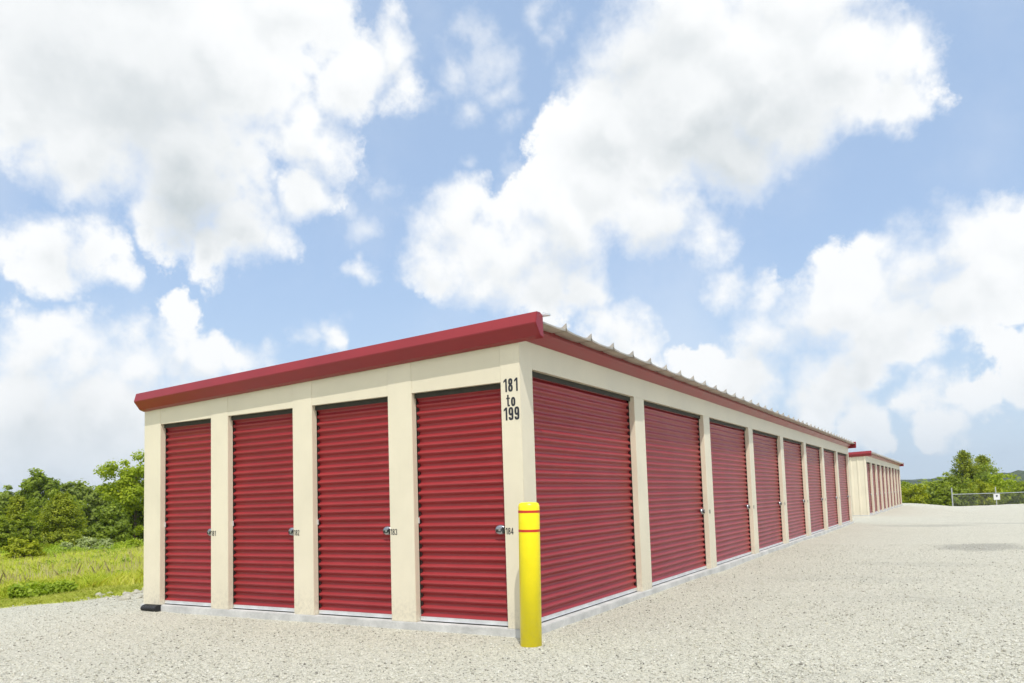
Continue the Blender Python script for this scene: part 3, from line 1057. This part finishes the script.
GR = 'trees and shrubs beyond the lot'
T2 = [
    (966, 452, 27, 92, 'cedar', 'cedar', 'cedar_tree', 'taller pointed cedar standing above the shrubs behind the fence', .05, 9000, .13),
    (984, 457, 30, 95, 'cedar', 'cedar', 'cedar_tree', 'broader cedar just right of the taller pointed one behind the fence', .05, 9000, .13),
    (976, 462, 24, 93, 'round', 'dark', 'tree', 'rounded dark tree filling the gap between the two cedars behind the fence', .0, 9000, .13),
    (948, 474, 13, 90, 'round', 'mid', 'shrub', 'mid green shrub leaning on the left of the taller cedar', .0, 5000, .13),
    (914, 484, 14, 80, 'bush', 'yellow', 'shrub', 'bright yellow green shrub beside the end of the far building', .0, 5000, .11),
    (930, 482, 11, 86, 'bush', 'mid', 'shrub', 'darker shrub second from the far building', .0, 4500, .12),
    (944, 485, 10, 78, 'bush', 'mid', 'shrub', 'dark leafy shrub just left of the first fence post', .0, 4200, .11),
    (962, 481, 13, 80, 'bush', 'mid', 'shrub', 'leafy shrub below the taller cedar', .0, 4800, .11),
    (982, 479, 14, 82, 'bush', 'yellow', 'shrub', 'bright lime shrub between the cedars and the fence sign', .0, 5500, .11),
    (996, 474, 10, 86, 'bush', 'bright', 'shrub', 'lime green shrub above the fence sign', .0, 4800, .11),
    (1008, 474, 15, 84, 'bush', 'bright', 'shrub', 'rounded green shrub right of the fence sign', .0, 5200, .11),
    (1030, 477, 15, 82, 'bush', 'mid', 'shrub', 'dull green shrub cut by the right edge of the photo', .0, 5000, .11),
    (1060, 474, 20, 88, 'bush', 'bright', 'shrub', None, .0, 4000, .13),
    (898, 480, 14, 92, 'bush', 'mid', 'shrub', 'green shrub half hidden behind the far building end', .0, 4500, .12),
]
for (px, top, hw, dist, kind, mk, nm, lab, low, nl, ls) in T2:
    if lab is None:
        continue
    x, y, hh, ppm = size_for(px, top, dist)
    tree(x, y, hh, hw * ppm * 1.1, kind, mk, lab, nm, nl, ls, cat='shrub' if nm == 'shrub' else 'tree', group=GR, low=low)


# far woodland: leafy canopy on rising ground, one mass
def far_hills():
    # ridge lines built as thick terrain strips
    n_az, n_r = 420, 46
    az = np.linspace(R(-100), R(60), n_az)
    rr = np.linspace(150, 2300, n_r)
    A, RR = np.meshgrid(az, rr)
    X = CAM[0] + np.sin(A) * RR; Y = CAM[1] + np.cos(A) * RR
    def nz(a, b): return np.sin(a) * np.cos(b)
    t = (RR - 150) / 2150
    ridge1 = 17 * np.exp(-((RR - 900) / 260) ** 2) * (0.55 + 0.30 * np.sin(A * 9 + 1.4) + .15 * np.sin(A * 23))
    ridge2 = 44 * np.exp(-((RR - 1900) / 330) ** 2) * (0.62 + 0.22 * np.sin(A * 6 + 4.2) + .10 * np.sin(A * 17 + 2) + .06 * np.sin(A * 41))
    Z = -6.5 + ridge1 + ridge2 + 4 * S(t * 8) * (0.5 + 0.5 * nz(X * .021, Y * .017))
    Z += rng.normal(0, 0.8, Z.shape) * S(t * 6) * 1.2
    me = bpy.data.meshes.new('hills')
    V = np.stack([X, Y, Z], -1).reshape(-1, 3)
    F = []
    for j in range(n_r - 1):
        for i in range(n_az - 1):
            F.append((j * n_az + i, j * n_az + i + 1, (j + 1) * n_az + i + 1, (j + 1) * n_az + i))
    me.from_pydata(V.tolist(), [], F); me.materials.append(M_hill)
    return link('hills', me)


tag(far_hills(), kind='structure')


def far_wood():
    Vs = []
    for (px0, px1, d0, d1, n, top) in ((880, 1080, 150, 330, 150, 5.6), (-60, 190, 140, 300, 60, 7)):
        for _ in range(n):
            px = random.uniform(px0, px1); d = random.uniform(d0, d1)
            x, y = place(px, d)
            z = float(H(x, y)); r_ = random.uniform(3.0, 5.5); hh = random.uniform(.65, 1.0) * top
            for _c in range(7):
                c = np.array([x, y, z + hh * random.uniform(.25, .8)]) + rng.normal(0, 1, 3) * r_ * np.array([.45, .45, .15])
                m_ = 70; dd = rng.normal(0, 1, (m_, 3)); dd /= np.linalg.norm(dd, axis=1)[:, None]
                Vs.append(leaves(c + dd * r_ * .42, dd + np.array([0, 0, .5]), 0.45, .6))
    me = np_mesh('far_wood', np.concatenate(Vs), None, LM['far'], 4)
    return link('far_wood', me)


tag(far_wood(), 'far woodland filling the low ground beyond the lot', 'woodland', kind='stuff')


# grass: blades over the meadow wedge
def blades(n, sampler, hmin, hmax, wid, m, name, lean=0.35):
    P = sampler(n)
    n = len(P)
    h_ = hmin + (hmax - hmin) * rng.random(n) ** 1.3
    a = rng.random(n) * 6.28
    w = wid * (0.6 + 0.8 * rng.random(n))
    z = H(P[:, 0], P[:, 1]) - 0.02
    l = h_[:, None] * lean * rng.normal(0, 1, (n, 2))
    base = np.stack([P[:, 0], P[:, 1], z], -1)
    side = np.stack([np.cos(a), np.sin(a), 0 * a], -1) * w[:, None]
    mid = base + np.stack([l[:, 0] * .35, l[:, 1] * .35, h_ * .6], -1)
    tip = base + np.stack([l[:, 0], l[:, 1], h_ * .98], -1)
    V = np.stack([base - side, base + side, mid + side * .8, tip, mid - side * .8], 1).reshape(-1, 3)
    me = np_mesh(name, V, None, m, 5)
    return link(name, me)


def wedge(n, px0, px1, d0, d1, pw=1.0):
    px = rng.uniform(px0, px1, n * 2); d = d0 + (d1 - d0) * rng.random(n * 2) ** pw
    dx = Fv[0] + Rv[0] * (px - 512) / FOC; dy = Fv[1] + Rv[1] * (px - 512) / FOC
    k = d / np.hypot(dx, dy)
    P = np.stack([CAM[0] + dx * k, CAM[1] + dy * k], -1)
    return P


def meadow_s(n):
    P = wedge(n, -90, 210, 13, 62, 1.5)
    e = edge_left(P[:, 1])
    dd = e - P[:, 0]
    pr = S((dd - 1.3) / 0.8)
    # gaps and thin patches
    f = 0.5 + 0.5 * np.sin(P[:, 0] * .9 + 1.3 * np.sin(P[:, 1] * .7)) * np.sin(P[:, 1] * .8 + P[:, 0] * .3)
    return P[rng.random(len(P)) < pr * (0.35 + 0.65 * f)]


def turf_s(n):
    P = wedge(n, -90, 210, 10.5, 18, 1.0)
    dd = edge_left(P[:, 1]) - P[:, 0]
    return P[(dd > -0.08) & (rng.random(len(P)) < S((3.0 - dd) / .8)) & (rng.random(len(P)) < S((dd + .25) / .5))]


tag(blades(300000, meadow_s, 0.06, 0.26, 0.0055, M_grass, 'meadow_grass', 0.5), 'tall yellow green meadow grass left of the building', 'grass', kind='stuff')
tag(blades(60000, turf_s, 0.03, 0.085, 0.006, M_turf, 'short_grass', 0.6), 'short mown grass strip along the gravel edge', 'grass', kind='stuff')


def seeds_s(n):
    P = wedge(n, -90, 210, 15, 40, 1.2)
    dd = edge_left(P[:, 1]) - P[:, 0]
    f = np.sin(P[:, 0] * .5 + 2) * np.sin(P[:, 1] * .6)
    return P[(dd > 2.2) & (rng.random(len(P)) < 0.3 + 0.6 * (f > 0.1))]


tag(blades(3000, seeds_s, 0.25, 0.46, 0.005, M_seed, 'seeding_grass', 0.2), 'pinkish seed stalks standing in the meadow', 'grass', kind='stuff')


def weeds():
    Vs = []
    for (px0, px1, d0, d1, n, r0, h0) in ((8, 70, 14.3, 15.3, 26, .17, .22), (-80, 140, 17, 40, 36, .26, .30), (-80, 160, 38, 48, 40, .55, .55)):
        for _ in range(n):
            x, y = place(random.uniform(px0, px1), random.uniform(d0, d1))
            if x > float(edge_left(y)) - 1.2: continue
            z = float(H(x, y)); r_ = r0 * random.uniform(.6, 1.3); hh = h0 * random.uniform(.6, 1.2)
            m_ = 150
            dd = rng.normal(0, 1, (m_, 3)); dd /= np.linalg.norm(dd, axis=1)[:, None]
            P_ = np.array([x, y, z + hh * .45]) + dd * np.array([r_, r_, hh * .5]) * (0.4 + .6 * rng.random((m_, 1)))
            P_ = P_[P_[:, 2] > z]
            Vs.append(leaves(P_, dd[:len(P_)] * .6 + np.array([0, 0, .7]), 0.035 if r0 < .3 else .055, .5))
    return link('broadleaf_weeds', np_mesh('broadleaf_weeds', np.concatenate(Vs), None, M_weed, 4))


tag(weeds(), 'broad leaved weeds growing through the meadow grass', 'weeds', kind='stuff')

# ------------------------------------------------------------------ sun and sky
SUN = Vector((0.62, -0.80, 1.70)).normalized()
sun_el = math.asin(SUN.z)
sun_az = math.atan2(SUN.x, SUN.y)
li = bpy.data.lights.new('sun', 'SUN')
li.energy = 2.35
li.angle = R(0.6)
li.color = (1.0, 0.965, 0.91)
lo = bpy.data.objects.new('sun', li); COL.objects.link(lo)
lo.rotation_euler = (-SUN).to_track_quat('-Z', 'Y').to_euler()
lo.location = (10, -10, 20)

world = bpy.data.worlds.new('World')
scene.world = world
world.use_nodes = True
wt = world.node_tree
for nd in list(wt.nodes): wt.nodes.remove(nd)
t = NT(wt)
D = t.n('ShaderNodeTexCoord').outputs['Generated']
sky = t.n('ShaderNodeTexSky', sky_type='NISHITA', sun_disc=False, sun_elevation=sun_el, sun_rotation=sun_az,
          altitude=100, air_density=1.0, dust_density=0.6, ozone_density=1.0)

# cloud masses: (px, py, radius) as seen in the sky -> directions
A_ = [(60, 50, 115), (150, 80, 125), (235, 55, 85), (185, 170, 80), (245, 215, 42), (270, 235, 26), (20, 100, 60), (80, 150, 62), (-60, 60, 100),
      (345, 60, 48), (385, 45, 34), (400, 80, 24), (312, 130, 48), (300, 185, 34), (180, 225, 42), (150, 215, 40), (215, 245, 34), (120, -60, 120), (280, -20, 70)]
B_ = [(25, 240, 34), (70, 245, 32), (45, 262, 30), (100, 262, 22)]
C_ = [(20, 350, 50), (70, 355, 45), (120, 355, 40), (165, 350, 34), (177, 313, 24), (200, 360, 38), (245, 362, 26), (305, 338, 18), (335, 336, 20),
      (30, 410, 70), (100, 405, 60), (170, 400, 45), (270, 350, 20), (60, 450, 60), (130, 440, 50)]
D_ = [(452, 222, 46), (440, 262, 42), (505, 262, 60), (465, 200, 24), (560, 225, 60), (600, 190, 55), (650, 225, 50), (700, 245, 32), (722, 240, 18),
      (540, 290, 45), (580, 290, 34), (610, 130, 62), (680, 110, 80), (760, 70, 95), (845, 70, 70), (905, 75, 48), (945, 68, 30), (690, 20, 80),
      (800, -10, 90), (640, 60, 50), (720, 150, 60), (790, 125, 48), (665, 170, 45), (480, 285, 30)]
E_ = [(1015, 225, 40), (960, 240, 46), (905, 262, 42), (880, 248, 24), (1060, 240, 60), (1000, 270, 50), (850, 300, 50), (900, 310, 55), (960, 300, 45),
      (730, 290, 26), (768, 300, 32), (812, 322, 40), (760, 345, 38), (868, 350, 40), (925, 345, 28), (1010, 350, 28), (700, 365, 24), (740, 385, 34),
      (830, 385, 42), (930, 395, 26), (990, 400, 30), (1060, 380, 50), (870, 420, 34), (800, 420, 30), (960, 430, 26)]
Ff = [(622, 335, 38), (598, 330, 28), (645, 350, 30), (655, 372, 24), (360, 272, 19), (350, 262, 12)]
W_ = [(490, 45, 30), (505, 80, 20), (480, 20, 24), (385, 185, 16), (470, 160, 10), (365, 225, 22), (345, 200, 16), (570, 75, 14), (430, 90, 16), (525, 185, 26), (545, 5, 16), (455, 60, 22), (515, 120, 14), (470, 100, 16), (560, 30, 18), (590, 80, 14), (350, 170, 18)]
GREY = [(190, 215, 75, .9), (150, 130, 120, .55), (60, 60, 110, .4), (250, 170, 60, .5), (720, 150, 70, .75), (660, 90, 70, .4), (620, 165, 50, .4), (560, 288, 46, .45), (650, 250, 45, .3),
        (850, 370, 55, .5), (810, 345, 35, .5), (930, 290, 50, .3), (60, 430, 75, .45), (150, 425, 60, .4), (790, 110, 60, .45), (60, 262, 34, .3), (330, 440, 90, .6), (760, 385, 40, .3)]


def add_blobs(vec, blobs, kk=0.12):
    cur = None
    for (px, py, r_) in blobs:
        d = direction(px, py)
        c = FOC * math.sqrt(1 + ((px - 512) / FOC) ** 2 + ((py - 341.5 - DY) / FOC) ** 2)
        rad_ = r_ / c
        ds = t.vmath('DISTANCE', vec, tuple(d), out=1)
        e = t.math('MULTIPLY_ADD', ds, -1.0 / rad_ * (rad_ / 0.075) ** 0.5, (rad_ / 0.075) ** 0.5)
        cur = e if cur is None else t.math('SMOOTH_MAX', cur, e, kk)
    return cur


def density(vec, small=True):
    w1 = t.vmath('SUBTRACT', t.noise(vec, 5.0, 2, 0.5, color=True), (0.5, 0.5, 0.5))
    w2 = t.vmath('SUBTRACT', t.noise(vec, 17.0, 6, 0.6, color=True), (0.5, 0.5, 0.5))
    wv = t.vmath('ADD', vec, t.vmath('ADD', t.vmath('SCALE', w1, scale=0.09), t.vmath('SCALE', w2, scale=0.075)))
    d = add_blobs(wv, [b_ for b_ in A_ + B_ + C_ + D_ + E_ + Ff if small or b_[2] >= 33])
    # unseen generic cumulus added behind and beside the camera to raise ambient light
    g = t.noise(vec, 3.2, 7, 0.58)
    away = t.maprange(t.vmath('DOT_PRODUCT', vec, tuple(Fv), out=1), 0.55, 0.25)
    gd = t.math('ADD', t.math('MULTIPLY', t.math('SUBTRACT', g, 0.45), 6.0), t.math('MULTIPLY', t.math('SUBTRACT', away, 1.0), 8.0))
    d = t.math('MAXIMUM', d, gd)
    det = t.math('SUBTRACT', t.noise(vec, 24.0, 11, 0.68), 0.5)
    return t.math('ADD', t.math('ADD', d, 0.06), t.math('MULTIPLY', det, 0.95)), wv, t.math('ADD', d, t.math('MULTIPLY', det, 0.30))


d0, wv0, s0 = density(D)
sunoff = t.vmath('ADD', D, (0.008, -0.006, 0.022))
d1, _, s1 = density(sunoff, False)
soft = t.noise(D, 8.0, 3, 0.5)
alpha = t.maprange(d0, -0.12, t.maprange(soft, 0.36, 0.62, 0.09, 0.8))
# wisps
dw = t.math('ADD', add_blobs(wv0, W_), t.math('MULTIPLY', t.math('SUBTRACT', t.noise(D, 14.0, 8, 0.65), 0.5), 1.6))
wisp = t.math('MULTIPLY', t.maprange(dw, -0.2, 0.8), 0.65)
veil = t.math('MULTIPLY', t.maprange(t.noise(D, 3.0, 7, 0.6), 0.45, 0.75), 0.22)
# whitening toward the horizon, the haze of the lowest air
sx = t.n('ShaderNodeSeparateXYZ', ins={0: D})
low = t.maprange(sx.outputs[2], 0.0, 0.34, 1.0, 0.0)
alpha = t.math('MAXIMUM', alpha, t.math('MAXIMUM', wisp, veil))
# shading of the clouds: sunward rims bright, thick bodies and undersides grey
lit = t.maprange(t.math('SUBTRACT', s0, s1), -0.40, 0.30)
rim = t.maprange(d0, 0.0, 0.8, 0.0, 1.0)
grey = None
for (px, py, r_, am) in GREY:
    d = direction(px, py)
    c = FOC * math.sqrt(1 + ((px - 512) / FOC) ** 2 + ((py - 341.5 - DY) / FOC) ** 2)
    ds = t.vmath('DISTANCE', wv0, tuple(d), out=1)
    e = t.math('MULTIPLY', t.maprange(ds, 1.25 * r_ / c, 0.1 * r_ / c), am)
    grey = e if grey is None else t.math('MAXIMUM', grey, e)
grey = t.math('MULTIPLY', grey, t.maprange(t.noise(D, 10, 6, 0.6), 0.2, 0.7, 0.6, 1.0))
thick = t.maprange(d0, 0.3, 1.6)
sh = t.math('ADD', t.math('MULTIPLY', t.math('MULTIPLY', t.math('SUBTRACT', 1.0, lit), 0.34), rim), t.math('MULTIPLY', t.math('MULTIPLY', grey, 0.78), rim))
sh = t.math('ADD', sh, t.math('MULTIPLY', t.math('SUBTRACT', t.noise(D, 22, 7, 0.6), 0.5), 0.16))
WHITE = (6.5, 6.58, 6.6)
GREYC = (3.75, 4.12, 4.3)
ccol = t.mix(t.math('MULTIPLY', sh, 1.0, clamp=True), WHITE, GREYC)
skyc = t.mix(0.65, sky.outputs[0], (3.1, 4.2, 5.95))
skyc = t.mix(t.math('MULTIPLY', low, 0.72), skyc, (3.8, 4.75, 5.75))
# unseen clouds around the sun, behind the viewer, brightened to add fill
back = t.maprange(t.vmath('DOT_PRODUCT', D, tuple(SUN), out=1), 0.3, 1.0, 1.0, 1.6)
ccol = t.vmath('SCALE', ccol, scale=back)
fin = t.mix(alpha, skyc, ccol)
fin = t.mix(t.math('MULTIPLY', t.maprange(sx.outputs[2], 0.0, 0.14, 1.0, 0.0), 0.5), fin, (4.2, 4.95, 5.6))
world.cycles.sampling_method = 'NONE'
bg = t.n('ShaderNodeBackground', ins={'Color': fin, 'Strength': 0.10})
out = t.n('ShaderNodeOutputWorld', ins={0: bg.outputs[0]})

# ------------------------------------------------------------------ air
hm = bpy.data.materials.new('haze_air'); hm.use_nodes = True
ht = NT(hm.node_tree)
for nd in list(hm.node_tree.nodes): hm.node_tree.nodes.remove(nd)
pv = ht.n('ShaderNodeVolumePrincipled', ins={'Color': (0.80, 0.89, 1.0, 1), 'Density': 0.00022, 'Anisotropy': 0.3})
ht.n('ShaderNodeOutputMaterial', ins={'Volume': pv.outputs[0]})
b = MB(); b.quadbox(-2640, 2640, -2640, 2640, -60, 90)
tag(b.build('haze', hm), 'thin summer haze over the far hills', 'haze', kind='stuff')

# ------------------------------------------------------------------ view
scene.view_settings.view_transform = 'Standard'
scene.view_settings.look = 'None'
scene.view_settings.gamma = 1
scene.view_settings.exposure = 0.66
scene.view_settings.use_curve_mapping = False
scene.render.engine = 'CYCLES'
scene.cycles.max_bounces = 5
